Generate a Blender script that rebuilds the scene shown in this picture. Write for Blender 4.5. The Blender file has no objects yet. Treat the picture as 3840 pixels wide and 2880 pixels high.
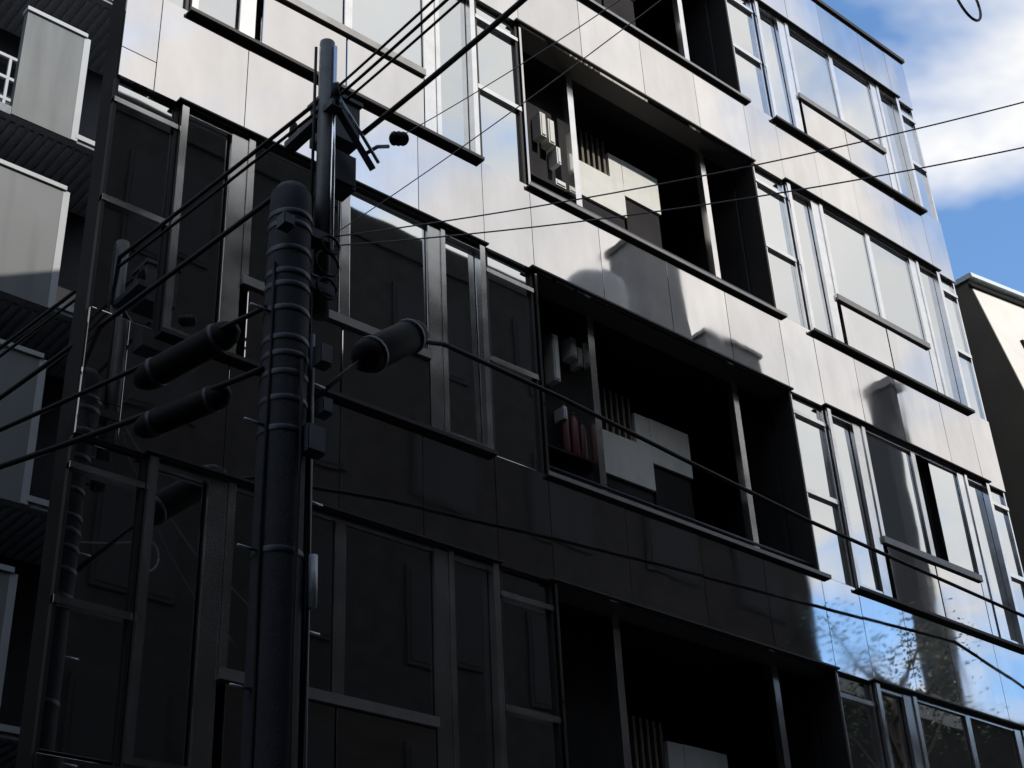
import bpy, bmesh, math, random
from mathutils import Vector, Matrix
random.seed(7)
R_ = math.radians
scene = bpy.context.scene
COL = scene.collection

# ------------------------------------------------------------------ camera
CAM = Vector((0.0, -9.0, 1.6))
cd = bpy.data.cameras.new('camera'); cam = bpy.data.objects.new('camera', cd); COL.objects.link(cam)
right = Vector((0.756353, -0.652604, -0.045145))
down = Vector((0.308438, 0.416629, -0.855153))
fwd = Vector((0.576885, 0.632873, 0.516407))
cam.matrix_world = Matrix(((right.x, -down.x, -fwd.x, CAM.x), (right.y, -down.y, -fwd.y, CAM.y),
                           (right.z, -down.z, -fwd.z, CAM.z), (0, 0, 0, 1)))
cd.sensor_width = 36.0; cd.lens = 52.616; cd.clip_start = 0.05; cd.clip_end = 3000
scene.camera = cam

# ------------------------------------------------------------------ light
SUN_EL, SUN_AZ = R_(42.2), R_(5.0)          # the sun stands behind the camera, a little to its right
to_sun = Vector((math.sin(SUN_AZ) * math.cos(SUN_EL), -math.cos(SUN_AZ) * math.cos(SUN_EL), math.sin(SUN_EL)))
sl = bpy.data.lights.new('sun', 'SUN'); sl.energy = 3.4; sl.angle = R_(0.53); sl.color = (1.0, 0.955, 0.89)
so = bpy.data.objects.new('sun', sl); COL.objects.link(so)
so.rotation_euler = (-to_sun).to_track_quat('-Z', 'Y').to_euler(); so.location = to_sun * 60

world = bpy.data.worlds.new('World'); scene.world = world; world.use_nodes = True
nt = world.node_tree; nt.nodes.clear()
N = nt.nodes.new; L = nt.links.new
out = N('ShaderNodeOutputWorld'); bg = N('ShaderNodeBackground'); L(bg.outputs[0], out.inputs[0])
bg.inputs[1].default_value = 0.15
sky = N('ShaderNodeTexSky'); sky.sky_type = 'NISHITA'; sky.sun_disc = False
sky.sun_elevation = SUN_EL; sky.sun_rotation = math.pi - SUN_AZ
sky.air_density = 1.0; sky.dust_density = 0.6; sky.ozone_density = 2.0
tc = N('ShaderNodeTexCoord')
sep = N('ShaderNodeSeparateXYZ'); L(tc.outputs['Generated'], sep.inputs[0])
addz = N('ShaderNodeMath'); addz.operation = 'ADD'; addz.inputs[1].default_value = 0.22; L(sep.outputs[2], addz.inputs[0])
mxz = N('ShaderNodeMath'); mxz.operation = 'MAXIMUM'; mxz.inputs[1].default_value = 0.08; L(addz.outputs[0], mxz.inputs[0])
dv = N('ShaderNodeVectorMath'); dv.operation = 'DIVIDE'
cmb = N('ShaderNodeCombineXYZ')
for i in range(3): L(mxz.outputs[0], cmb.inputs[i])
L(tc.outputs['Generated'], dv.inputs[0]); L(cmb.outputs[0], dv.inputs[1])
mp = N('ShaderNodeMapping'); mp.inputs['Rotation'].default_value = (0, 0, 0.065); mp.inputs['Location'].default_value = (9.96, 0.91, 0); L(dv.outputs[0], mp.inputs[0])
n1 = N('ShaderNodeTexNoise'); n1.inputs['Scale'].default_value = 1.7; n1.inputs['Detail'].default_value = 6
n1.inputs['Roughness'].default_value = 0.56; n1.inputs['Distortion'].default_value = 0.25; L(mp.outputs[0], n1.inputs[0])
cr = N('ShaderNodeValToRGB'); cr.color_ramp.elements[0].position = 0.42; cr.color_ramp.elements[1].position = 0.53
L(n1.outputs[0], cr.inputs[0])
n2 = N('ShaderNodeTexNoise'); n2.inputs['Scale'].default_value = 3.1; n2.inputs['Detail'].default_value = 3; L(mp.outputs[0], n2.inputs[0])
cc = N('ShaderNodeValToRGB'); e = cc.color_ramp.elements
e[0].position = 0.30; e[0].color = (0.82, 0.84, 0.87, 1); e[1].position = 0.62; e[1].color = (1.0, 0.985, 0.97, 1)
L(n2.outputs[0], cc.inputs[0])
cs = N('ShaderNodeVectorMath'); cs.operation = 'SCALE'; cs.inputs['Scale'].default_value = 7.2; L(cc.outputs[0], cs.inputs[0])
ss = N('ShaderNodeVectorMath'); ss.operation = 'MULTIPLY'; ss.inputs[1].default_value = (1.2, 1.5, 1.68); L(sky.outputs[0], ss.inputs[0])
mix = N('ShaderNodeMix'); mix.data_type = 'RGBA'; L(cr.outputs[0], mix.inputs[0])
L(ss.outputs[0], mix.inputs[6]); L(cs.outputs[0], mix.inputs[7]); L(mix.outputs[2], bg.inputs[0])

vs = scene.view_settings
scene.display_settings.display_device = 'sRGB'
vs.view_transform = 'Standard'; vs.look = 'None'; vs.gamma = 1.0; vs.exposure = 0.0; vs.use_curve_mapping = False
scene.render.engine = 'CYCLES'
scene.cycles.caustics_reflective = False; scene.cycles.caustics_refractive = False
world.cycles.sampling_method = 'MANUAL'; world.cycles.sample_map_resolution = 512
scene.cycles.max_bounces = 8; scene.cycles.glossy_bounces = 4; scene.cycles.diffuse_bounces = 3

# ------------------------------------------------------------------ helpers
def material(name, color, rough=0.6, metal=0.0, var=0.0, nscale=3.0, bump=0.0, bscale=20.0, rvar=0.0, spec=0.5,
             stretch=(1, 1, 1), dirt=None, dirt_scale=1.2, objvar=0.0):
    m = bpy.data.materials.new(name); m.use_nodes = True
    t = m.node_tree; b = t.nodes['Principled BSDF']
    b.inputs['Base Color'].default_value = (*color, 1); b.inputs['Roughness'].default_value = rough
    b.inputs['Metallic'].default_value = metal; b.inputs['Specular IOR Level'].default_value = spec
    c = t.nodes.new('ShaderNodeTexCoord'); g = t.nodes.new('ShaderNodeNewGeometry')
    mpn = t.nodes.new('ShaderNodeMapping'); mpn.inputs['Scale'].default_value = stretch
    t.links.new(g.outputs['Position'], mpn.inputs[0])
    col = None
    if var > 0 or dirt or objvar > 0:
        n = t.nodes.new('ShaderNodeTexNoise'); n.inputs['Scale'].default_value = nscale; n.inputs['Detail'].default_value = 3
        t.links.new(mpn.outputs[0], n.inputs[0])
        mr = t.nodes.new('ShaderNodeMapRange'); mr.inputs[1].default_value = 0.3; mr.inputs[2].default_value = 0.7
        mr.inputs[3].default_value = 1 - var; mr.inputs[4].default_value = 1 + var; t.links.new(n.outputs[0], mr.inputs[0])
        fac = mr.outputs[0]
        if objvar > 0:
            oi = t.nodes.new('ShaderNodeObjectInfo'); m2 = t.nodes.new('ShaderNodeMapRange')
            m2.inputs[3].default_value = 1 - objvar; m2.inputs[4].default_value = 1 + objvar * 0.6
            t.links.new(oi.outputs['Random'], m2.inputs[0])
            mm = t.nodes.new('ShaderNodeMath'); mm.operation = 'MULTIPLY'
            t.links.new(fac, mm.inputs[0]); t.links.new(m2.outputs[0], mm.inputs[1]); fac = mm.outputs[0]
        sc = t.nodes.new('ShaderNodeVectorMath'); sc.operation = 'SCALE'; sc.inputs[0].default_value = color
        t.links.new(fac, sc.inputs['Scale']); col = sc.outputs[0]
        if dirt:
            nd = t.nodes.new('ShaderNodeTexNoise'); nd.inputs['Scale'].default_value = dirt_scale; nd.inputs['Detail'].default_value = 7
            ms = t.nodes.new('ShaderNodeMapping'); ms.inputs['Scale'].default_value = (3, 3, 0.35)
            t.links.new(g.outputs['Position'], ms.inputs[0]); t.links.new(ms.outputs[0], nd.inputs[0])
            rr = t.nodes.new('ShaderNodeMapRange'); rr.inputs[1].default_value = 0.5; rr.inputs[2].default_value = 0.75
            rr.inputs[4].default_value = 0.6; t.links.new(nd.outputs[0], rr.inputs[0])
            mx = t.nodes.new('ShaderNodeMix'); mx.data_type = 'RGBA'; mx.inputs[7].default_value = (*dirt, 1)
            t.links.new(rr.outputs[0], mx.inputs[0]); t.links.new(col, mx.inputs[6]); col = mx.outputs[2]
        t.links.new(col, b.inputs['Base Color'])
    if rvar > 0:
        n3 = t.nodes.new('ShaderNodeTexNoise'); n3.inputs['Scale'].default_value = 1.6; n3.inputs['Detail'].default_value = 2
        t.links.new(mpn.outputs[0], n3.inputs[0])
        r3 = t.nodes.new('ShaderNodeMapRange'); r3.inputs[1].default_value = 0.35; r3.inputs[2].default_value = 0.7
        r3.inputs[3].default_value = max(0.01, rough - rvar); r3.inputs[4].default_value = rough + rvar
        t.links.new(n3.outputs[0], r3.inputs[0]); t.links.new(r3.outputs[0], b.inputs['Roughness'])
    if bump > 0:
        nb = t.nodes.new('ShaderNodeTexNoise'); nb.inputs['Scale'].default_value = bscale; nb.inputs['Detail'].default_value = 1.5
        t.links.new(mpn.outputs[0], nb.inputs[0])
        bp = t.nodes.new('ShaderNodeBump'); bp.inputs['Strength'].default_value = 1.0; bp.inputs['Distance'].default_value = bump
        t.links.new(nb.outputs[0], bp.inputs['Height']); t.links.new(bp.outputs[0], b.inputs['Normal'])
    return m

M = {}
M['panel'] = material('panel_steel', (0.73, 0.705, 0.69), 0.035, 0.985, var=0.06, nscale=2.6, rvar=0.02, bump=0.0016, bscale=1.5, objvar=0.09, stretch=(1, 1, 0.55), dirt=(0.60, 0.575, 0.55), dirt_scale=0.8)
M['joint'] = material('panel_joint', (0.16, 0.15, 0.14), 0.6, 0.3)
M['frame'] = material('window_aluminium', (0.86, 0.84, 0.815), 0.18, 0.955, var=0.06, nscale=6, rvar=0.05)
M['glass'] = material('reflective_glass', (0.66, 0.675, 0.675), 0.02, 0.985, var=0.02, nscale=1.5, bump=0.0011, bscale=1.0, objvar=0.10)
M['fin'] = material('dark_fin', (0.035, 0.032, 0.031), 0.5, 0.3, spec=0.3, var=0.1, nscale=5)
M['ledge'] = material('pale_ledge', (0.26, 0.25, 0.24), 0.4, 0.5, var=0.12, nscale=7)
M['core'] = material('core_concrete', (0.025, 0.024, 0.024), 0.85, spec=0.1, var=0.2, nscale=2)
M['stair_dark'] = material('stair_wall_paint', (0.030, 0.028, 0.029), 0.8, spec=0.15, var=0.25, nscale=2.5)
M['stair_white'] = material('stair_parapet_paint', (0.76, 0.76, 0.71), 0.7, var=0.05, nscale=6, dirt=(0.6, 0.58, 0.52))
M['brown_bar'] = material('baluster_brown', (0.16, 0.13, 0.10), 0.6, var=0.15, nscale=9)
M['white_paint'] = material('white_box_paint', (0.82, 0.82, 0.80), 0.45, var=0.03)
M['red'] = material('red_paint', (0.12, 0.012, 0.012), 0.5)
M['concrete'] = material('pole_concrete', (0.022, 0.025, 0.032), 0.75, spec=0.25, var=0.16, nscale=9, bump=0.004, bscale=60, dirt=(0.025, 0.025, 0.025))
M['steel'] = material('galvanised_steel', (0.30, 0.32, 0.35), 0.34, 0.8, var=0.12, nscale=14, rvar=0.1)
M['dark_steel'] = material('dark_pole_steel', (0.04, 0.045, 0.06), 0.5, 0.4, var=0.15, nscale=12)
M['mast'] = material('mast_paint', (0.10, 0.105, 0.11), 0.6, 0.2, var=0.2, nscale=9)
M['rubber'] = material('cable_rubber', (0.008, 0.008, 0.008), 0.6, spec=0.2)
M['closure'] = material('closure_plastic', (0.006, 0.006, 0.006), 0.65, var=0.1, spec=0.12)
M['pale_wire'] = material('service_wire', (0.13, 0.13, 0.135), 0.5)
M['porcelain'] = material('conduit_white', (0.60, 0.61, 0.63), 0.35)
M['bright_steel'] = material('bright_strip_steel', (0.92, 0.94, 0.97), 0.22, 0.95)
M['balc'] = material('balcony_parapet', (0.185, 0.193, 0.190), 0.7, var=0.06, nscale=1.2, dirt=(0.085, 0.092, 0.095), dirt_scale=0.9)
M['balc_edge'] = material('balcony_trim', (0.40, 0.41, 0.42), 0.55, var=0.05)
M['soffit'] = material('balcony_soffit', (0.26, 0.27, 0.29), 0.8, var=0.2, nscale=18)
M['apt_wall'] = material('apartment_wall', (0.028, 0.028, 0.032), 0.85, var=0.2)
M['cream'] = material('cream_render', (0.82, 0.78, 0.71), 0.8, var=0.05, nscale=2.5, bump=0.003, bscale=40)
M['olive'] = material('shaded_side_olive', (0.15, 0.135, 0.095), 0.9, var=0.12, nscale=1.4, dirt=(0.12, 0.105, 0.08))  # the side wall's shade is put into this dark olive
M['coping'] = material('pale_coping', (0.62, 0.68, 0.68), 0.5, 0.2)
M['dark_glass'] = material('dark_window_glass', (0.02, 0.022, 0.025), 0.06, 0.0, spec=0.6)
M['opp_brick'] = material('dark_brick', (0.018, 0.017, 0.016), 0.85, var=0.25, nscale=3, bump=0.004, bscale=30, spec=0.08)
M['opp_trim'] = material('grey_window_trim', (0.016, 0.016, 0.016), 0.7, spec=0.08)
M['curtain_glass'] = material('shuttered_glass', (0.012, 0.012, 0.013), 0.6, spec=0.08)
M['opp_grey'] = material('grey_roof_render', (0.17, 0.165, 0.165), 0.8, var=0.1)
M['opp_dark'] = material('dark_tower_cladding', (0.03, 0.03, 0.032), 0.7, var=0.1)
M['tank'] = material('tank_grp', (0.26, 0.26, 0.25), 0.6, var=0.08)
M['asphalt'] = material('asphalt', (0.045, 0.045, 0.047), 0.9, var=0.2, nscale=9, bump=0.004, bscale=120)
M['paving'] = material('paving', (0.14, 0.135, 0.13), 0.85, var=0.15, nscale=5)
M['kerb'] = material('kerb_stone', (0.26, 0.255, 0.25), 0.8, var=0.1)
M['line'] = material('road_paint', (0.75, 0.75, 0.72), 0.7, var=0.1)
M['bark'] = material('bark', (0.07, 0.055, 0.04), 0.9, var=0.3, nscale=8, bump=0.02, bscale=14)
M['leaf'] = material('leaf', (0.05, 0.085, 0.028), 0.55, var=0.35, nscale=2)
M['ground'] = material('ground_soil', (0.07, 0.068, 0.06), 0.95, var=0.2)

class MB:
    def __init__(s): s.v = []; s.f = []
    def box(s, x0, x1, y0, y1, z0, z1):
        i = len(s.v)
        s.v += [(x, y, z) for z in (z0, z1) for (x, y) in ((x0, y0), (x1, y0), (x1, y1), (x0, y1))]
        s.f += [tuple(i + k for k in q) for q in ((3, 2, 1, 0), (4, 5, 6, 7), (0, 1, 5, 4), (1, 2, 6, 5), (2, 3, 7, 6), (3, 0, 4, 7))]
        return s
    def prism(s, poly, z0, z1):
        n = len(poly); i = len(s.v)
        s.v += [(x, y, z0) for x, y in poly] + [(x, y, z1) for x, y in poly]
        s.f.append(tuple(i + k for k in reversed(range(n)))); s.f.append(tuple(i + n + k for k in range(n)))
        for k in range(n):
            j = (k + 1) % n; s.f.append((i + k, i + j, i + n + j, i + n + k))
        return s
    def hull(s, front, back):                      # two rings with the same count, capped
        n = len(front); i = len(s.v); s.v += [tuple(p) for p in front] + [tuple(p) for p in back]
        s.f.append(tuple(i + k for k in range(n))); s.f.append(tuple(i + n + k for k in reversed(range(n))))
        for k in range(n):
            j = (k + 1) % n; s.f.append((i + k, i + n + k, i + n + j, i + j))
        return s
    def tube(s, pts, rad, seg=8):
        pts = [Vector(p) for p in pts]
        rads = rad if isinstance(rad, (list, tuple)) else [rad] * len(pts)
        base = len(s.v); d = (pts[1] - pts[0]).normalized()
        up = Vector((0, 0, 1)) if abs(d.z) < 0.9 else Vector((1, 0, 0))
        for k, p in enumerate(pts):
            a = pts[max(k - 1, 0)]; b = pts[min(k + 1, len(pts) - 1)]; t = (b - a).normalized()
            n = (up - t * up.dot(t)).normalized(); bn = t.cross(n); up = n
            for q in range(seg):
                an = 2 * math.pi * q / seg
                s.v.append(tuple(p + (n * math.cos(an) + bn * math.sin(an)) * rads[k]))
        for k in range(len(pts) - 1):
            for q in range(seg):
                a = base + k * seg + q; b = base + k * seg + (q + 1) % seg
                s.f.append((a, b, b + seg, a + seg))
        s.f.append(tuple(base + q for q in reversed(range(seg))))
        e0 = base + (len(pts) - 1) * seg; s.f.append(tuple(e0 + q for q in range(seg)))
        return s
    def mesh(s, name, smooth=False):
        me = bpy.data.meshes.new(name); me.from_pydata(s.v, [], s.f)
        if smooth:
            me.polygons.foreach_set('use_smooth', [True] * len(me.polygons))
        me.update(); return me
    def build(s, name, mat, parent=None, smooth=False):
        return link(name, s.mesh(name, smooth), mat, parent)

def link(name, me, mat, parent=None, loc=None, rot=None):
    o = bpy.data.objects.new(name, me)
    if mat is not None and len(me.materials) == 0: me.materials.append(M[mat])
    COL.objects.link(o)
    if parent is not None: o.parent = parent
    if loc is not None: o.location = loc
    if rot is not None: o.rotation_euler = rot
    return o
def tag(o, label=None, cat=None, group=None, kind=None):
    if label: o['label'] = label
    if cat: o['category'] = cat
    if group: o['group'] = group
    if kind: o['kind'] = kind
    return o
def empty(name, label, cat, group=None):
    o = bpy.data.objects.new(name, None); COL.objects.link(o); o.empty_display_size = 0.3
    return tag(o, label, cat, group)
_pc = {}
def plate_mesh(w, h, t=0.03, ch=0.006, mat='panel'):
    """a sheet centred on its own origin, front towards -Y, with chamfered front edges"""
    k = (round(w, 3), round(h, 3), t, ch, mat)
    if k not in _pc:
        b = MB(); a, c = w / 2, h / 2
        fr = [(-a + ch, -t, -c + ch), (a - ch, -t, -c + ch), (a - ch, -t, c - ch), (-a + ch, -t, c - ch)]
        mid = [(-a, -t + ch, -c), (a, -t + ch, -c), (a, -t + ch, c), (-a, -t + ch, c)]
        bk = [(-a, 0, -c), (a, 0, -c), (a, 0, c), (-a, 0, c)]
        b.v = fr + mid + bk; b.f = [(0, 1, 2, 3), (11, 10, 9, 8)]
        for k2 in range(4):
            j = (k2 + 1) % 4
            b.f += [(k2, 4 + k2, 4 + j, j), (4 + k2, 8 + k2, 8 + j, 4 + j)]
        _pc[k] = b.mesh('plate')
    return _pc[k]
def plate(name, x0, x1, z0, z1, y, mat, parent, t=0.03, ch=0.006, tilt=0.0):
    return link(name, plate_mesh(x1 - x0, z1 - z0, t, ch, mat), mat, parent, ((x0 + x1) / 2, y, (z0 + z1) / 2),
                (R_(random.uniform(-tilt, tilt)), 0, R_(random.uniform(-tilt, tilt))))

D = 9.0
def X(u): return u * D
def Z(v): return 1.6 + v * D

# ------------------------------------------------------------------ ground, street
tag(MB().box(-400, 400, -400, 400, -0.5, -0.012).build('ground', 'ground'), kind='structure')
tag(MB().box(-120, 120, -8.2, -2.0, -0.3, 0.0).build('road', 'asphalt'), kind='structure')
tag(MB().box(-120, 120, -2.0, -0.35, -0.3, 0.13).build('pavement', 'paving'), kind='structure')
tag(MB().box(-120, 120, -11.0, -8.36, -0.3, 0.13).build('pavement', 'paving'), kind='structure')
tag(MB().box(-120, 120, -2.16, -2.003, -0.3, 0.14).build('kerb', 'kerb'), kind='structure')
tag(MB().box(-120, 120, -8.357, -8.2, -0.3, 0.14).build('kerb', 'kerb'), kind='structure')
tag(MB().box(-120, 120, -2.75, -2.6, 0.0, 0.004).build('road_marking', 'line'), kind='structure')

# ------------------------------------------------------------------ office building
S = [-0.0415, 0.340, 0.7215, 1.103, 1.4845]     # window sills (fraction of the camera distance)
LN = [0.2185, 0.600, 0.9815, 1.363, 1.731]      # window heads
TOP = 1.846
UL, U1, U2, UR = 0.437, 0.955, 1.400, 1.895     # left wall, stair opening, right wall
off = empty('office_building', 'five storey office block clad in mirror bright panels with an open stairwell in its middle', 'building')
# dark body behind the cladding; the left flank runs back at an angle along the side street
YB = 6.2
FS = 1.6                                        # flank run per metre of depth, widened to let sun reach the balconies
MB().prism([(X(UL) + 0.32 * FS + 0.05, 0.32), (X(U1) - 0.02, 0.32), (X(U1) - 0.02, 2.86)], 0, Z(TOP) - 0.25).build('body', 'core', off)
MB().prism([(X(U2) + 0.02, 0.32), (X(UR) - 0.02, 0.32), (X(UR) - 0.02, YB), (X(U2) + 0.02, YB - 1.0)], 0, Z(TOP) - 0.25).build('body', 'core', off)
MB().prism([(X(U1) + 0.25, 2.62), (X(U2) + 0.018, 2.62), (X(U2) + 0.018, 5.2)], 0, Z(TOP) - 0.25).build('body', 'core', off)
ls = MB()
ls.prism([(X(UL) + 0.30 * FS, 0.30), (X(UL) + 0.30 * FS + 0.16, 0.30), (X(UR) - 0.02, YB + 1.8), (X(UR) - 0.2, YB + 1.8)], 0, Z(TOP) - 0.05)
ls.build('flank_wall', 'core', off)
MB().box(X(UR) - 0.1, X(UR), 0.301, YB, 0, Z(TOP) - 0.05).build('flank_wall', 'core', off)
roof = MB().prism([(X(UL) + 0.6, 0.2), (X(UR) - 0.15, 0.2), (X(UR) - 0.15, YB)], Z(TOP) - 0.25, Z(TOP) - 0.15).build('roof', 'core', off)

def bar(name, x0, x1, y0, y1, z0, z1, mat, parent): return MB().box(x0, x1, y0, y1, z0, z1).build(name, mat, parent)
def band(v0, v1, cuts, split=None):
    """one continuous spandrel: dark backing with single panels in front of it"""
    bk = MB().box(X(UL) + 0.02, X(UR) - 0.02, 0.03, 0.30, Z(v0), Z(v1)).build('spandrel', 'joint', off)
    bar('end_cap', X(UL), X(UL) + 0.018, 0.03, 0.30, Z(v0), Z(v1), 'core', bk)
    g = 0.0035
    for a, b in zip(cuts[:-1], cuts[1:]):
        rows = [v0, v1]
        if split and (a < 0.46): rows = [v0, split, v1]
        for r0, r1 in zip(rows[:-1], rows[1:]):
            plate('panel', X(a) + g, X(b) - g, Z(r0) + 0.004, Z(r1) - 0.004, 0.028, 'panel', bk, t=0.03, ch=0.0009, tilt=0.16)
    return bk
cuts = [UL, 0.474, 0.573, 0.693, 0.790, 0.882, U1, 1.066, 1.183, 1.292, U2, 1.472, 1.560, 1.652, 1.762, 1.838, UR]
for i in range(4): band(LN[i], S[i + 1], cuts, split=(S[i + 1] + LN[i]) / 2 - 0.025)
band(LN[4], TOP - 0.004, cuts)
cap = MB().box(X(UL) - 0.03, X(UR) + 0.03, -0.035, 0.33, Z(TOP) - 0.036, Z(TOP) + 0.03).build('parapet_coping', 'fin', off)
band(-0.16, S[0], cuts)


def side_window(u0, u1, k, jamb='fin'):
    """narrow glazed strip beside the projecting window, with a head rail and a transom"""
    z0, z1 = Z(S[k]), Z(LN[k]); x0, x1 = X(u0), X(u1)
    w = bar('side_window', x0, x1, 0.075, 0.29, z0, z1, 'core' if jamb == 'fin' else 'frame', off)
    zt = z0 + (z1 - z0) * 0.455; zh = z1 - 0.25
    for a, b in ((z0 + 0.04, zt - 0.03), (zt + 0.03, zh - 0.025), (zh + 0.025, z1 - 0.02)):
        plate('pane', x0 + 0.03, x1 - 0.03, a, b, 0.068, 'glass', w, t=0.012, ch=0.003, tilt=0.35)
    bar('transom', x0, x1, 0.015, 0.07, zt - 0.03, zt + 0.03, 'frame', w)
    bar('head_rail', x0, x1, 0.01, 0.07, zh - 0.025, zh + 0.025, 'frame', w)
    bar('jamb', x0, x0 + 0.028, 0.022, 0.074, z0, z1 - 0.003, jamb, w)
    bar('jamb', x1 - 0.028, x1, 0.022, 0.074, z0, z1 - 0.003, jamb, w)
    return w

def bay_window(u0, k, open_gap=False):
    z0, z1 = Z(S[k]), Z(LN[k]); x = lambda du: X(u0 + du)
    w = bar('bay_window', x(0.002), x(0.371), 0.16, 0.29, z0, z1, 'frame', off)
    zt = z0 + 0.78                                # sill of the middle light
    yg = 0.05
    # narrow casements left and right
    for a, b in ((0.006, 0.054), (0.322, 0.366)):
        plate('pane', x(a) + 0.02, x(b), z0 + 0.09, z1 - 0.07, yg + 0.02, 'glass', w, t=0.012, ch=0.003, tilt=0.5)
        bar('casement_rail', x(a), x(b) + 0.02, yg - 0.04, yg + 0.02, z0 + 0.01, z0 + 0.085, 'frame', w)
        bar('casement_rail', x(a), x(b) + 0.02, yg - 0.04, yg + 0.02, z1 - 0.065, z1 - 0.01, 'frame', w)
    # outer frame posts
    for a in (0.0, 0.368):
        bar('frame_post', x(a) - 0.01, x(a) + 0.055, -0.028, 0.15, z0 + 0.003, z1 - 0.003, 'frame', w)
    # broad posts either side of the middle light, with a narrow bright bead
    for a, b, bead in ((0.056, 0.074, 0.0815), (0.297, 0.3135, 0.3195)):
        bar('broad_post', x(a), x(b), 0.004, 0.15, z0 + 0.003, z1 - 0.003, 'frame', w)
        bar('bead', x(b) + 0.004, x(bead), -0.012, 0.13, (zt if a < 0.1 else z0) + 0.004, z1 - 0.004, 'frame', w)
    # middle light: two panes and a mullion above an apron panel
    plate('pane', x(0.083), x(0.186) - 0.004, zt + 0.06, z1 - 0.06, yg, 'glass', w, t=0.012, ch=0.003, tilt=0.45)
    if open_gap:
        plate('pane', x(0.199) + 0.30, x(0.296), zt + 0.06, z1 - 0.06, yg, 'glass', w, t=0.012, ch=0.003, tilt=0.3)
        bar('gap_dark_sheet', x(0.199), x(0.199) + 0.29, 0.13, 0.158, zt + 0.06, z1 - 0.06, 'stair_dark', w)  # dark sheet standing in for the unlit room behind the gap
    else:
        plate('pane', x(0.199), x(0.296), zt + 0.06, z1 - 0.06, yg, 'glass', w, t=0.012, ch=0.003, tilt=0.45)
    bar('mullion', x(0.1865), x(0.1965), 0.008, 0.14, zt + 0.05, z1 - 0.04, 'frame', w)
    bar('head_rail', x(0.082), x(0.2965), 0.01, 0.14, z1 - 0.055, z1 - 0.006, 'frame', w)
    bar('sill_rail', x(0.075), x(0.297) - 0.003, -0.03, 0.14, zt - 0.035, zt + 0.05, 'ledge', w)
    plate('apron_panel', x(0.083), x(0.1885), z0 + 0.05, zt - 0.04, 0.035, 'panel', w, t=0.03, ch=0.005, tilt=0.3)
    plate('apron_panel', x(0.190), x(0.296), z0 + 0.05, zt - 0.04, 0.035, 'panel', w, t=0.03, ch=0.005, tilt=0.3)
    # projecting hood and sill blades, dark underneath
    bar('hood', x(-0.006), x(0.378), -0.055, 0.027, z1 + 0.006, z1 + 0.024, 'fin', w)
    bar('sill', x(-0.004), x(0.376), -0.058, 0.027, z0 - 0.034, z0 - 0.014, 'fin', w)
    bar('sill_nose', x(-0.004), x(0.376), -0.068, -0.0595, z0 - 0.033, z0 + 0.004, 'fin', w)
    return w

for k in range(5):
    side_window(UL, 0.503, k); side_window(0.884, U1 - 0.002, k)
    side_window(U2 + 0.002, 1.468, k, 'frame'); side_window(1.849, UR, k, 'frame')
    bay_window(0.505, k); bay_window(1.472, k, open_gap=(k == 2))

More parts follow.
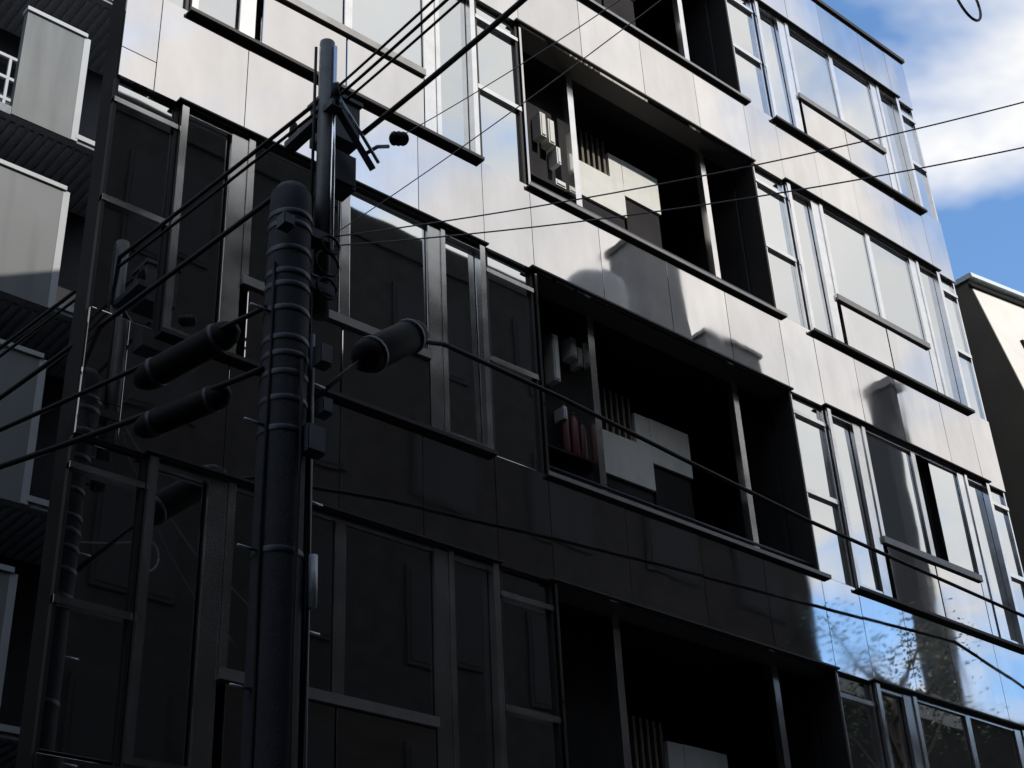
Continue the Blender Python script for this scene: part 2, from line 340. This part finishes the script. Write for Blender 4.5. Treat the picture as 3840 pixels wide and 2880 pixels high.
# ---- open stairwell
XA, XB = X(U1), X(U2)
for k in range(5):
    z0, z1 = Z(S[k]), Z(LN[k])
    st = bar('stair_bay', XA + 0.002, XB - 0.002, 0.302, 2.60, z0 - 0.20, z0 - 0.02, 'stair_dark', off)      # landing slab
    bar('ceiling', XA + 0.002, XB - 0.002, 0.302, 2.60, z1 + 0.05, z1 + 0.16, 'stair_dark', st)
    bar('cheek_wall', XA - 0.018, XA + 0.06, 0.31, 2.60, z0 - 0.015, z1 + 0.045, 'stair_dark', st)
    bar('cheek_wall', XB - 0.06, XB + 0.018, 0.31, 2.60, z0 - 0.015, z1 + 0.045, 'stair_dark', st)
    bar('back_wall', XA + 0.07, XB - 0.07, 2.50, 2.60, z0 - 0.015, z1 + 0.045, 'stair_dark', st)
    bar('reveal', XA, XA + 0.03, 0.0, 0.30, z0 + 0.004, z1 - 0.004, 'panel', st)
    bar('reveal', XB - 0.03, XB, 0.0, 0.30, z0 + 0.004, z1 - 0.004, 'fin', st)
    for u in (1.034, 1.281):
        bar('stair_post', X(u) * 1.03 - 0.045, X(u) * 1.03 + 0.045, 0.24, 0.30 + 0.03, z0, z1 + 0.045, 'frame', st)
    bar('ledge', XA - 0.03, XB + 0.12, -0.045, 0.027, z0 - 0.034, z0 - 0.012, 'fin', st)
    bar('ledge_nose', XA - 0.03, XB + 0.12, -0.055, -0.0465, z0 - 0.032, z0 + 0.012, 'ledge', st)
    bar('hood', XA - 0.06, XB + 0.02, -0.04, 0.027, z1 + 0.008, z1 + 0.03, 'fin', st)
    MB().tube([(XA + 0.03, 0.06, z0 + 0.13), (XB - 0.03, 0.06, z0 + 0.13)], 0.018, 8).build('low_rail', 'dark_steel', st, True)
    # white parapet of the flight inside: a lower length and a higher, further one
    yy = 0.60; f = (D + yy) / D
    bar('stair_parapet', 1.037 * D * f, 1.120 * D * f, yy, yy + 0.12, 1.6 + (S[k] + 0.030) * D * f, 1.6 + (S[k] + 0.084) * D * f, 'stair_white', st)
    bar('stair_parapet', 1.1205 * D * f, 1.186 * D * f, yy + 0.002, yy + 0.122, 1.6 + (S[k] + 0.066) * D * f, 1.6 + (S[k] + 0.124) * D * f, 'stair_white', st)
    bar('stair_parapet', 1.097 * D * f, 1.120 * D * f, yy + 0.004, yy + 0.118, 1.6 + (S[k] + 0.0845) * D * f, 1.6 + (S[k] + 0.1235) * D * f, 'stair_white', st)
    for (ua, ub, vt) in ((1.037, 1.120, 0.030), (1.1205, 1.186, 0.066)):
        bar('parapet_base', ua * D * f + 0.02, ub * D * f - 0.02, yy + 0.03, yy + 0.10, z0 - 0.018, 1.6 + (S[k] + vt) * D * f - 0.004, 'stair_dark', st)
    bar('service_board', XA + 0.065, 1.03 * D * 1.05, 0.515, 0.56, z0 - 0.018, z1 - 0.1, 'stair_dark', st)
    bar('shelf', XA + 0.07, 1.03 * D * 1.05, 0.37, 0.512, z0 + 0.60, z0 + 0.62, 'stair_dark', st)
    # balusters above the low length
    for q in range(6):
        xq = (1.043 + q * 0.0095) * D * f
        bar('baluster', xq, xq + 0.035, yy + 0.03, yy + 0.07, 1.6 + (S[k] + 0.0845) * D * f, 1.6 + (S[k] + 0.142) * D * f, 'brown_bar', st)
    # raking soffit of the flight rising to the right behind the parapet
    xs0, xs1 = 1.19 * D * f, XB - 0.3
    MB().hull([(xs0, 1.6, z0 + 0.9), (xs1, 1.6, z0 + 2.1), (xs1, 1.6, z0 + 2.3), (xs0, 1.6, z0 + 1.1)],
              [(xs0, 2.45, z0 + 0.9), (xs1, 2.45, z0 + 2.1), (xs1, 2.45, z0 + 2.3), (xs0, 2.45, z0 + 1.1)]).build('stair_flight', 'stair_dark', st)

# small boxes and bottles kept on the landings
def wall_box(x0, x1, y, z0, z1, mat, label, name='meter_box', cat='box'):
    o = empty(name, label, cat, 'white boxes on the stair landings'); 
    bar('case', x0, x1, y, y + 0.14, z0, z1, mat, o)
    bar('door', x0 + 0.015, x1 - 0.015, y - 0.012, y - 0.001, z0 + 0.02, z1 - 0.02, mat, o)
    return o
f = (D + 0.36) / D
def sx(u): return u * D * f
def sz(v): return 1.6 + v * D * f
wall_box(sx(0.981), sx(0.990), 0.36, sz(1.195), sz(1.232), 'stair_white', 'tall off white box on the sunlit stair landing, leftmost of three')
wall_box(sx(0.994), sx(1.004), 0.36, sz(1.190), sz(1.228), 'stair_white', 'grey white box in the sunlit stair opening, next to the left post')
wall_box(sx(1.005), sx(1.0115), 0.36, sz(1.163), sz(1.189), 'white_paint', 'small bright white box hanging low in the sunlit stair opening')
wall_box(sx(1.000), sx(1.0165), 0.36, sz(1.128), sz(1.137), 'white_paint', 'flat white tray near the ledge of the sunlit stair opening', 'flat_tray', 'tray')
wall_box(sx(0.975), sx(0.984), 0.36, sz(0.845), sz(0.905), 'stair_white', 'tall grey box in the shaded stair opening, by its left edge')
wall_box(sx(1.003), sx(1.0125), 0.36, sz(0.886), sz(0.912), 'white_paint', 'bright white box in the shaded stair opening beside the left post')
wall_box(sx(1.0145), sx(1.021), 0.36, sz(0.878), sz(0.902), 'stair_white', 'narrow pale box touching the bright box in the shaded stair opening')
wall_box(sx(0.985), sx(0.990), 0.36, sz(0.800), sz(0.815), 'white_paint', 'tiny white box low in the shaded stair opening under the red bottles')
for (u, v0, v1, r) in ((0.991, 0.822, 0.888, 0.045), (1.0045, 0.812, 0.868, 0.05), (1.017, 0.80, 0.85, 0.04)):
    e_ = empty('fire_bottle', {0.991: 'dark red bottle left of the bright white box on the shaded landing',
                                1.0045: 'dark red bottle under the bright white box on the shaded landing',
                                1.017: 'dark red bottle nearest the post on the shaded landing'}[u], 'bottle', 'dark red bottles on the shaded landing')
    x_, a, b = sx(u), Z(S[2]) + 0.621, Z(S[2]) + 0.621 + (v1 - v0) * 9.3
    MB().tube([(x_, 0.42, a), (x_, 0.42, a + 0.02), (x_, 0.42, b - 0.12), (x_, 0.42, b - 0.05), (x_, 0.42, b - 0.04)],
              [r * 0.9, r, r, r * 0.5, r * 0.35], 12).build('cylinder', 'red', e_, True)
    MB().tube([(x_, 0.42, b - 0.041), (x_, 0.42, b)], [r * 0.3, r * 0.28], 10).build('valve', 'dark_steel', e_, True)

# ------------------------------------------------------------------ apartment building down the side street
apt = empty('apartment_building', 'grey apartment house down the side street with stacked pale balcony parapets', 'building')
AY = 7.0; AD = 16.0
def az(v): return 1.6 + v * AD
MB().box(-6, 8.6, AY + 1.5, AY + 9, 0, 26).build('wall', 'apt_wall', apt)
MB().box(-6.02, 8.62, AY + 1.45, AY + 9.05, 26.002, 26.4).build('roof', 'core', apt)
slabs = [0.0, 0.178, 0.356, 0.535, 0.714, 0.893, 1.072, 1.25]
for i, sv in enumerate(slabs):
    zs = az(sv); pt = az(sv + 0.112 + (0.008 if i == 3 else 0))
    bl = bar('balcony', -5.5, 7.6, AY, AY + 1.49, zs - 0.16, zs - 0.02, 'soffit', apt)      # slab
    bar('slab_trim', 6.47, 7.62, AY - 0.03, AY - 0.002, zs - 0.10, zs - 0.02, 'balc_edge', bl)
    x0 = -5.5 if i != 5 else 5.52
    bar('parapet', x0, 6.40, AY - 0.02, AY + 0.10, zs - 0.155, pt, 'balc', bl)
    bar('parapet_coping', x0 - 0.02, 6.44, AY - 0.05, AY + 0.13, pt + 0.002, pt + 0.07, 'balc_edge', bl)
    bar('parapet_end', 6.402, 6.50, AY - 0.025, AY + 0.105, zs - 0.15, pt, 'balc_edge', bl)
    for xw in (4.0, 5.4):
        w = bar('window', xw, xw + 1.1, AY + 1.44, AY + 1.498, zs, zs + 2.0, 'opp_trim', bl)
        w2 = bar('pane', xw + 0.06, xw + 1.04, AY + 1.425, AY + 1.438, zs + 0.06, zs + 1.94, 'dark_glass', bl)
    if i == 5:
        for zz in (zs + 0.05, zs + 0.42, zs + 0.80):
            bar('railing', 3.0, 5.49, AY, AY + 0.04, zz, zz + 0.05, 'balc_edge', bl)
        for q in range(8):
            xq = 5.38 - q * 0.3
            bar('railing_post', xq, xq + 0.04, AY + 0.001, AY + 0.039, zs - 0.018, zs + 0.80, 'balc_edge', bl)
    # ribs of the corrugated soffit
    rb = MB()
    for q in range(30): rb.box(3.2 + q * 0.14, 3.27 + q * 0.14, AY + 0.12, AY + 1.42, zs - 0.20, zs - 0.162)
    rb.build('soffit_ribs', 'soffit', bl)

# ------------------------------------------------------------------ cream building beyond
nb = empty('cream_building', 'cream building with a sloped sunlit front and shaded olive side, beyond the office block', 'building')
x0 = 20.0; bend = 0.15; ln_ = 14.0; ZT = 15.9
def sp(z, x=20.0): return (1.31 - (ZT - z) * 0.2 if z > 12.2 else 0.57) - bend * (x - 20.0)
prof = [(9, 0), (0.57, 0), (0.57, 12.2), (1.31, ZT), (9, ZT)]
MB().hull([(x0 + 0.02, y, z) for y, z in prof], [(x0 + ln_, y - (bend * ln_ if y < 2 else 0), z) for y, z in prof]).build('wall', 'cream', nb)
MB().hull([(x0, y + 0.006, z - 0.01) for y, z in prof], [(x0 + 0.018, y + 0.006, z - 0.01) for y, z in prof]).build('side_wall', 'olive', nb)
def strip(name, za, zb, out_, in_, mat, xa=x0 - 0.04, xb=x0 + ln_, parent=nb):
    return MB().hull([(xa, sp(za, xa) - out_, za), (xa, sp(za, xa) + in_, za), (xa, sp(zb, xa) + in_, zb), (xa, sp(zb, xa) - out_, zb)],
                     [(xb, sp(za, xb) - out_, za), (xb, sp(za, xb) + in_, za), (xb, sp(zb, xb) + in_, zb), (xb, sp(zb, xb) - out_, zb)]).build(name, mat, parent)
strip('roof_coping', ZT + 0.005, ZT + 0.10, 0.12, 0.2, 'coping')
strip('roof_flashing', ZT - 0.16, ZT - 0.10, 0.04, 0.02, 'opp_trim')
bar('coping_side', x0 - 0.05, x0 + 0.10, 1.52, 8.9, ZT + 0.005, ZT + 0.095, 'coping', nb)
for q in range(4):
    xa = x0 + 0.62 + q * 3.0
    w = strip('window', 13.55, 14.75, 0.05, 0.05, 'opp_trim', xa, xa + 1.8)
    strip('pane', 13.64, 14.66, 0.062, 0.03, 'dark_glass', xa + 0.08, xa + 0.86, w)
    strip('pane', 13.64, 14.66, 0.062, 0.03, 'dark_glass', xa + 0.94, xa + 1.72, w)
    strip('sill', 13.44, 13.53, 0.12, 0.02, 'coping', xa - 0.08, xa + 1.88, w)

# ------------------------------------------------------------------ the other side of the street (seen mirrored in the cladding)
opp = empty('brick_building', 'tall dark brick building across the street, mirrored in the lower panels', 'building')
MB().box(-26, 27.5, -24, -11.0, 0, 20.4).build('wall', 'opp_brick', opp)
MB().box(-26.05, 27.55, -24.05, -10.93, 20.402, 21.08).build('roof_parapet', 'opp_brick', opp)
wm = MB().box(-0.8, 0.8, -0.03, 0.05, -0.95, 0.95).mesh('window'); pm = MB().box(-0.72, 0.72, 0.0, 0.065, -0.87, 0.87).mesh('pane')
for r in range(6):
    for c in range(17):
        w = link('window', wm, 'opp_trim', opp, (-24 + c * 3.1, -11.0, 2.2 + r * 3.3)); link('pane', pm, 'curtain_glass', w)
tk = empty('water_tank', 'round topped rooftop tank mirrored in the lit panel band beside the stairwell', 'tank')
MB().tube([(24.1, -14, 20.9 + h) for h in (0.6, 0.7, 3.2, 3.7, 4.0, 4.15)], [0.94, 0.97, 0.97, 0.85, 0.55, 0.1], 20).build('drum', 'tank', tk, True)
for a in range(4):
    xx, yy = 24.1 + 0.7 * math.cos(a * 1.57 + 0.8), -14 + 0.7 * math.sin(a * 1.57 + 0.8)
    bar('leg', xx - 0.06, xx + 0.06, yy - 0.06, yy + 0.06, 20.4, 21.52, 'dark_steel', tk)
lh = empty('lift_housing', 'grey rooftop lift housing mirrored as a tall block under the sunlit stair opening', 'housing')
MB().prism([(26.3, -14), (28.0, -14), (27.4, -15.4), (26.3, -15.4)], 20.4, 27.4).build('wall', 'opp_grey', lh)
MB().prism([(26.2, -13.9), (28.1, -13.9), (27.5, -15.5), (26.2, -15.5)], 27.402, 27.6).build('roof', 'opp_dark', lh)
bx = empty('rooftop_cabinet', 'low grey rooftop cabinet mirrored right of the tall block in the panel band', 'cabinet')
bar('case', 25.4, 27.3, -12.3, -11.3, 21.082, 22.2, 'opp_grey', bx)
bar('lid', 25.3, 27.4, -12.4, -11.2, 22.202, 22.3, 'tank', bx)
low = empty('low_building', 'low grey building across the street, mirrored under the blue sky at lower right', 'building')
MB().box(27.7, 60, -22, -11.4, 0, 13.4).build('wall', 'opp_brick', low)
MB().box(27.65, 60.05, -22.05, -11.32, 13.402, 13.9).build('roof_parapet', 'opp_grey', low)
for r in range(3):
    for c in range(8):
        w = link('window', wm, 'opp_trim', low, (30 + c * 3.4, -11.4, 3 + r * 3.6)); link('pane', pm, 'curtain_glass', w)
tw = empty('rooftop_tower', 'narrow dark tower on the low roof, mirrored in the right hand windows', 'tower')
bar('shaft', 37.72, 38.45, -15, -14, 13.2, 26.4, 'opp_dark', tw)
bar('cap', 37.62, 38.55, -15.1, -13.9, 26.402, 26.7, 'opp_grey', tw)

row = empty('street_shade_block', 'unseen dark block added out of frame at left to shade the street', 'building')  # unseen building added to keep sky light off the street
MB().box(-40, 0.6, 0.0, 14, 0, 8.2).build('wall', 'opp_brick', row)
MB().box(-40.05, 0.65, -0.05, 14.05, 8.202, 8.5).build('roof', 'core', row)
for r in range(2):
    for c in range(6):
        w = link('window', wm, 'opp_trim', row, (-20 + c * 3.4, 0.0, 3 + r * 3.6), (0, 0, math.pi)); link('pane', pm, 'curtain_glass', w)

# street tree across the road
tr = empty('street_tree', 'leafy street tree across the road, mirrored in the lowest right hand panels', 'tree')
tb = MB(); base = Vector((28.3, -9.6, 0.1))
tb.tube([base, base + Vector((0.1, 0, 4)), base + Vector((0.0, 0.1, 8.5)), base + Vector((0.25, 0, 12.6))], [0.22, 0.17, 0.13, 0.06], 10)
tips = []
for q in range(14):
    a = q * 2.4; h = 7 + q * 0.44
    p0 = base + Vector((0.05, 0.05, h)); p1 = p0 + Vector((math.cos(a) * 0.9, math.sin(a) * 0.7, 0.9)); p2 = p1 + Vector((math.cos(a + .3) * 0.7, math.sin(a + .3) * 0.5, 1.0))
    tb.tube([p0, p1, p2], [0.06, 0.04, 0.015], 6); tips += [p1, p2, (p1 + p2) / 2]
tb.build('trunk', 'bark', tr, True)
lf = MB()
for p in [t for t in tips if t.z > 12.0]:
    for q in range(120):
        c = p + Vector((random.gauss(0, 0.42), random.gauss(0, 0.36), random.gauss(0, 0.36)))
        a = Vector((random.uniform(-1, 1), random.uniform(-1, 1), random.uniform(-1, 1))).normalized()
        b = a.cross(Vector((random.uniform(-1, 1), random.uniform(-1, 1), random.uniform(-1, 1)))).normalized()
        i = len(lf.v); lf.v += [tuple(c - a * 0.05), tuple(c + b * 0.028), tuple(c + a * 0.05), tuple(c - b * 0.028)]; lf.f.append((i, i + 1, i + 2, i + 3))
lf.build('crown', 'leaf', tr)

# ------------------------------------------------------------------ utility pole
PX, PY = 4.665, -1.6
po = empty('utility_pole', 'dark banded concrete utility pole with a thin steel mast, before the office block', 'pole')
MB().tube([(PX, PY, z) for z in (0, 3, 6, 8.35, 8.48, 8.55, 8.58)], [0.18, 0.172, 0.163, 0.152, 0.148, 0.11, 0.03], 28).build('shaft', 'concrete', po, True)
bandm = MB().tube([(0, 0, -0.035), (0, 0, 0.035)], 1.0, 28).mesh('band', True)
for z in (8.25, 8.15, 7.93, 7.73, 7.62, 7.42, 7.18, 7.05, 6.90, 6.70, 6.47, 5.6):
    o = link('band', bandm, 'dark_steel', po, (PX, PY, z)); r = 0.18 - (z / 8.35) * 0.026 + 0.007; o.scale = (r, r, 0.55)
boltm = MB().tube([(0, 0, 0), (0.16, 0, 0)], 0.011, 8).mesh('step_bolt', True)
for q in range(14):
    z = 2.0 + q * 0.45; sgn = 1 if q % 2 else -1
    o = link('step_bolt', boltm, 'steel', po, (PX + sgn * 0.15, PY - 0.03, z)); o.rotation_euler = (0, 0, 0 if sgn > 0 else math.pi)
MX = 4.945
MB().tube([(MX, PY, 7.55), (MX, PY, 10.17)], 0.062, 16).build('mast', 'mast', po, True)
MB().tube([(MX + 0.03, PY - 0.068, 8.1), (MX + 0.03, PY - 0.068, 10.1)], 0.018, 10).build('mast_bright_strip', 'bright_steel', po, True)  # thin bright metal strip along the right of the mast
MB().tube([(MX - 0.085, PY + 0.03, 8.3), (MX - 0.085, PY + 0.03, 10.1)], 0.012, 12).build('mast_cable', 'rubber', po, True)
for z in (7.75, 8.2):
    bar('mast_clamp', PX + 0.1, MX + 0.07, PY - 0.07, PY + 0.07, z - 0.04, z + 0.04, 'dark_steel', po)
MB().tube([(4.875, PY - 0.10, 0.1), (4.84, PY - 0.09, 4.4), (4.82, PY - 0.085, 7.3)], 0.024, 10).build('conduit', 'dark_steel', po, True)
MB().tube([(4.852, PY - 0.13, 5.27), (4.848, PY - 0.13, 5.62)], 0.030, 10).build('conduit_sleeve', 'porcelain', po, True)
for q, (dx, dy) in enumerate(((0.165, -0.05), (0.15, -0.10), (-0.155, -0.06), (0.02, -0.175))):
    w_ = [(PX + dx * (1.16 - 0.018 * z) + 0.008 * math.sin(z * 2.3 + q * 2), PY + dy * (1.16 - 0.018 * z), z) for z in [0.2 + 0.4 * i for i in range(20 - 2 * (q % 2))]]
    MB().tube(w_, 0.012, 8).build('riser_cable', 'rubber', po, True)
for q, (cx, cz, rr) in enumerate(((4.93, 7.95, 0.10), (4.95, 8.12, 0.075), (4.92, 7.72, 0.085))):
    MB().tube([(cx + rr * math.cos(a), PY - 0.09 - 0.01 * q, cz + rr * math.sin(a)) for a in [math.pi * 2 * i / 20 for i in range(21)]], 0.011, 7).build('cable_coil', 'rubber', po, True)
for (dx, z, w_, h_) in ((0.13, 7.0, 0.10, 0.16), (0.16, 6.62, 0.08, 0.12), (-0.2, 8.02, 0.09, 0.10), (0.05, 6.3, 0.14, 0.2)):
    jb = bar('junction_box', PX + dx, PX + dx + w_, PY - 0.235, PY - 0.14, z, z + h_, 'dark_steel', po)
    bar('box_lid', PX + dx + 0.01, PX + dx + w_ - 0.01, PY - 0.245, PY - 0.237, z + 0.01, z + h_ - 0.01, 'mast', jb)
# arm, brace and switch box carried by the mast
br = MB(); br.tube([(MX + 0.02, PY - 0.05, 9.55), (5.36, PY - 0.05, 9.06)], 0.035, 4); br.build('brace', 'dark_steel', po)
MB().tube([(MX + 0.05, PY - 0.10, 9.57), (5.38, PY - 0.10, 9.10)], 0.014, 6).build('brace_rod', 'steel', po, True)
bar('cross_arm', MX - 0.05, MX + 0.05, PY - 0.16, PY + 0.5, 9.40, 9.46, 'dark_steel', po)
sb = bar('switch_box', 5.04, 5.34, PY + 0.10, PY + 0.36, 9.38, 9.78, 'dark_steel', po)
bar('switch_lid', 5.02, 5.36, PY + 0.08, PY + 0.38, 9.782, 9.82, 'dark_steel', sb)
sb2 = bar('fuse_box', 5.05, 5.28, PY + 0.06, PY + 0.24, 8.88, 9.20, 'dark_steel', po)
bar('fuse_door', 5.07, 5.26, PY + 0.045, PY + 0.058, 8.90, 9.18, 'dark_steel', sb2)
MB().tube([(5.30, PY, 9.20), (5.44, PY, 9.36), (5.55, PY, 9.42)], 0.016, 8).build('insulator_pin', 'dark_steel', po, True)
ins = MB(); c0 = Vector((5.58, PY, 9.52)); dr = Vector((0.9, 0, 0.43)).normalized()
ins.tube([c0 + dr * t for t in (0, 0.03, 0.05, 0.08, 0.10, 0.13, 0.15, 0.18)], [0.03, 0.06, 0.05, 0.062, 0.05, 0.06, 0.05, 0.02], 12)
ins.build('insulator', 'closure', po, True)
for (dx, z) in ((0.1, 9.5), (0.1, 9.42)):
    for y in (-0.13, 0.45):
        MB().tube([(MX, PY + y, z), (MX, PY + y, z + 0.14)], [0.04, 0.028], 10).build('pin_insulator', 'closure', po, True)

# ------------------------------------------------------------------ cables
def catenary(p0, p1, sag, n=24):
    p0 = Vector(p0); p1 = Vector(p1)
    return [p0.lerp(p1, t / n) - Vector((0, 0, 4 * sag * (t / n) * (1 - t / n))) for t in range(n + 1)]
def cable(pts, r, label, mat='rubber', group='overhead cables', name='overhead_cable'):
    return tag(MB().tube(pts, r, 8).build(name, mat, None, True), label, 'cable', group)
# three thin lines and a thick one crossing the street overhead
cable(catenary((5.03, PY + 0.1, 9.74), (4.75, -10.9, 9.9), 0.25), 0.011, 'thin black overhead line above the mast, leftmost of the three side by side')
cable(catenary((5.10, PY + 0.1, 9.74), (4.85, -10.9, 9.9), 0.25), 0.013, 'thin black overhead line above the mast, middle of the three side by side')
cable(catenary((5.18, PY + 0.1, 9.75), (4.97, -10.9, 9.9), 0.25), 0.011, 'thin black overhead line above the mast, nearest to the thick cable')
cable(catenary((5.30, PY, 9.42), (4.98, -10.9, 9.6), 0.32), 0.022, 'thick black cable crossing the street from the pole top to the upper edge')
# onward into the side street
cable(catenary((4.90, PY, 9.56), (3.10, 2.4, 7.55), 0.05), 0.017, 'upper black cable running from the mast down left past the window')
cable(catenary((4.90, PY, 9.46), (3.10, 2.4, 7.47), 0.05), 0.013, 'thinner black cable just under the upper cable left of the pole')
cable(catenary((4.62, PY, 8.55), (3.15, 2.4, 7.15), 0.04), 0.02, 'lower black cable from the pole top down to the side street')
# thin drops
cable(catenary((6.12, -0.02, 9.75), (6.35, -10.9, 10.0), 0.35), 0.0045, 'hair thin wire from the window head up over the stair opening', 'pale_wire')
cable(catenary((5.70, PY, 9.62), (6.4, -10.9, 10.2), 0.5), 0.004, 'hair thin wire leading up right from the black insulator', 'pale_wire')
cable(catenary((5.00, PY, 8.27), (9.35, -6.3, 9.10), 0.16), 0.0055, 'upper of two grey service wires sagging right across the facade to the sky', 'pale_wire')
cable(catenary((5.00, PY, 8.19), (9.10, -6.2, 8.50), 0.16), 0.0055, 'lower of two grey service wires sagging right across the facade to the sky', 'pale_wire')
# thick telephone cable along the facade, with splice closures near the pole
tel = [(4.84, PY, 6.78), (5.2, -1.56, 7.2), (5.5, -1.5, 7.52), (5.9, -1.44, 7.80), (6.25, -1.38, 7.93), (7.65, -1.2, 8.03), (9.37, -1.0, 8.07), (11.44, -0.8, 8.10), (15.84, -0.5, 8.20), (22.0, -1.9, 8.35)]
cable(tel, 0.02, 'black telephone cable running along the facade from the pole to the lower right')
cable(catenary((4.50, PY, 6.95), (3.1, 1.6, 6.8), 0.05), 0.022, 'low black cable from the pole into the dark gap beside the apartments')
cable(catenary((4.50, PY, 7.45), (3.1, 1.6, 7.0), 0.03), 0.018, 'black cable holding the upper black sleeve left of the pole')
def closure(p0, p1, r, label):
    p0 = Vector(p0); p1 = Vector(p1); o = empty('splice_closure', label, 'cable closure', 'cable closures by the pole')
    MB().tube([p0.lerp(p1, t) for t in (0, 0.06, 0.14, 0.86, 0.94, 1)], [r * .35, r * .8, r, r, r * .8, r * .35], 16).build('sleeve', 'closure', o, True)
    for t in (0.2, 0.8):
        MB().tube([p0.lerp(p1, t - 0.02), p0.lerp(p1, t + 0.02)], r * 1.08, 16).build('clamp', 'dark_steel', o, True)
    return o
closure((5.33, -1.53, 7.36), (5.98, -1.43, 7.92), 0.13, 'fat black cable closure right of the pole in front of the window')
closure((4.46, -1.30, 7.42), (4.10, -0.55, 7.20), 0.105, 'upper black cable closure left of the pole under the window')
closure((4.44, -1.28, 6.90), (4.10, -0.62, 6.78), 0.09, 'lower black cable closure left of the pole')
# slack loop hung from a wire above
lp = [(7.55 + 0.16 * math.cos(a) , -5.6, 9.12 + 0.20 * math.sin(a)) for a in [2 * math.pi * q / 28 for q in range(29)]]
cable(lp, 0.010, 'slack loop of dark wire hanging into the sky at the upper right', 'pale_wire', name='wire_loop')
cable(catenary((7.55, -5.6, 9.32), (7.9, -10.95, 11.6), 0.05), 0.008, 'dark wire that carries the slack loop at the upper right', 'pale_wire')
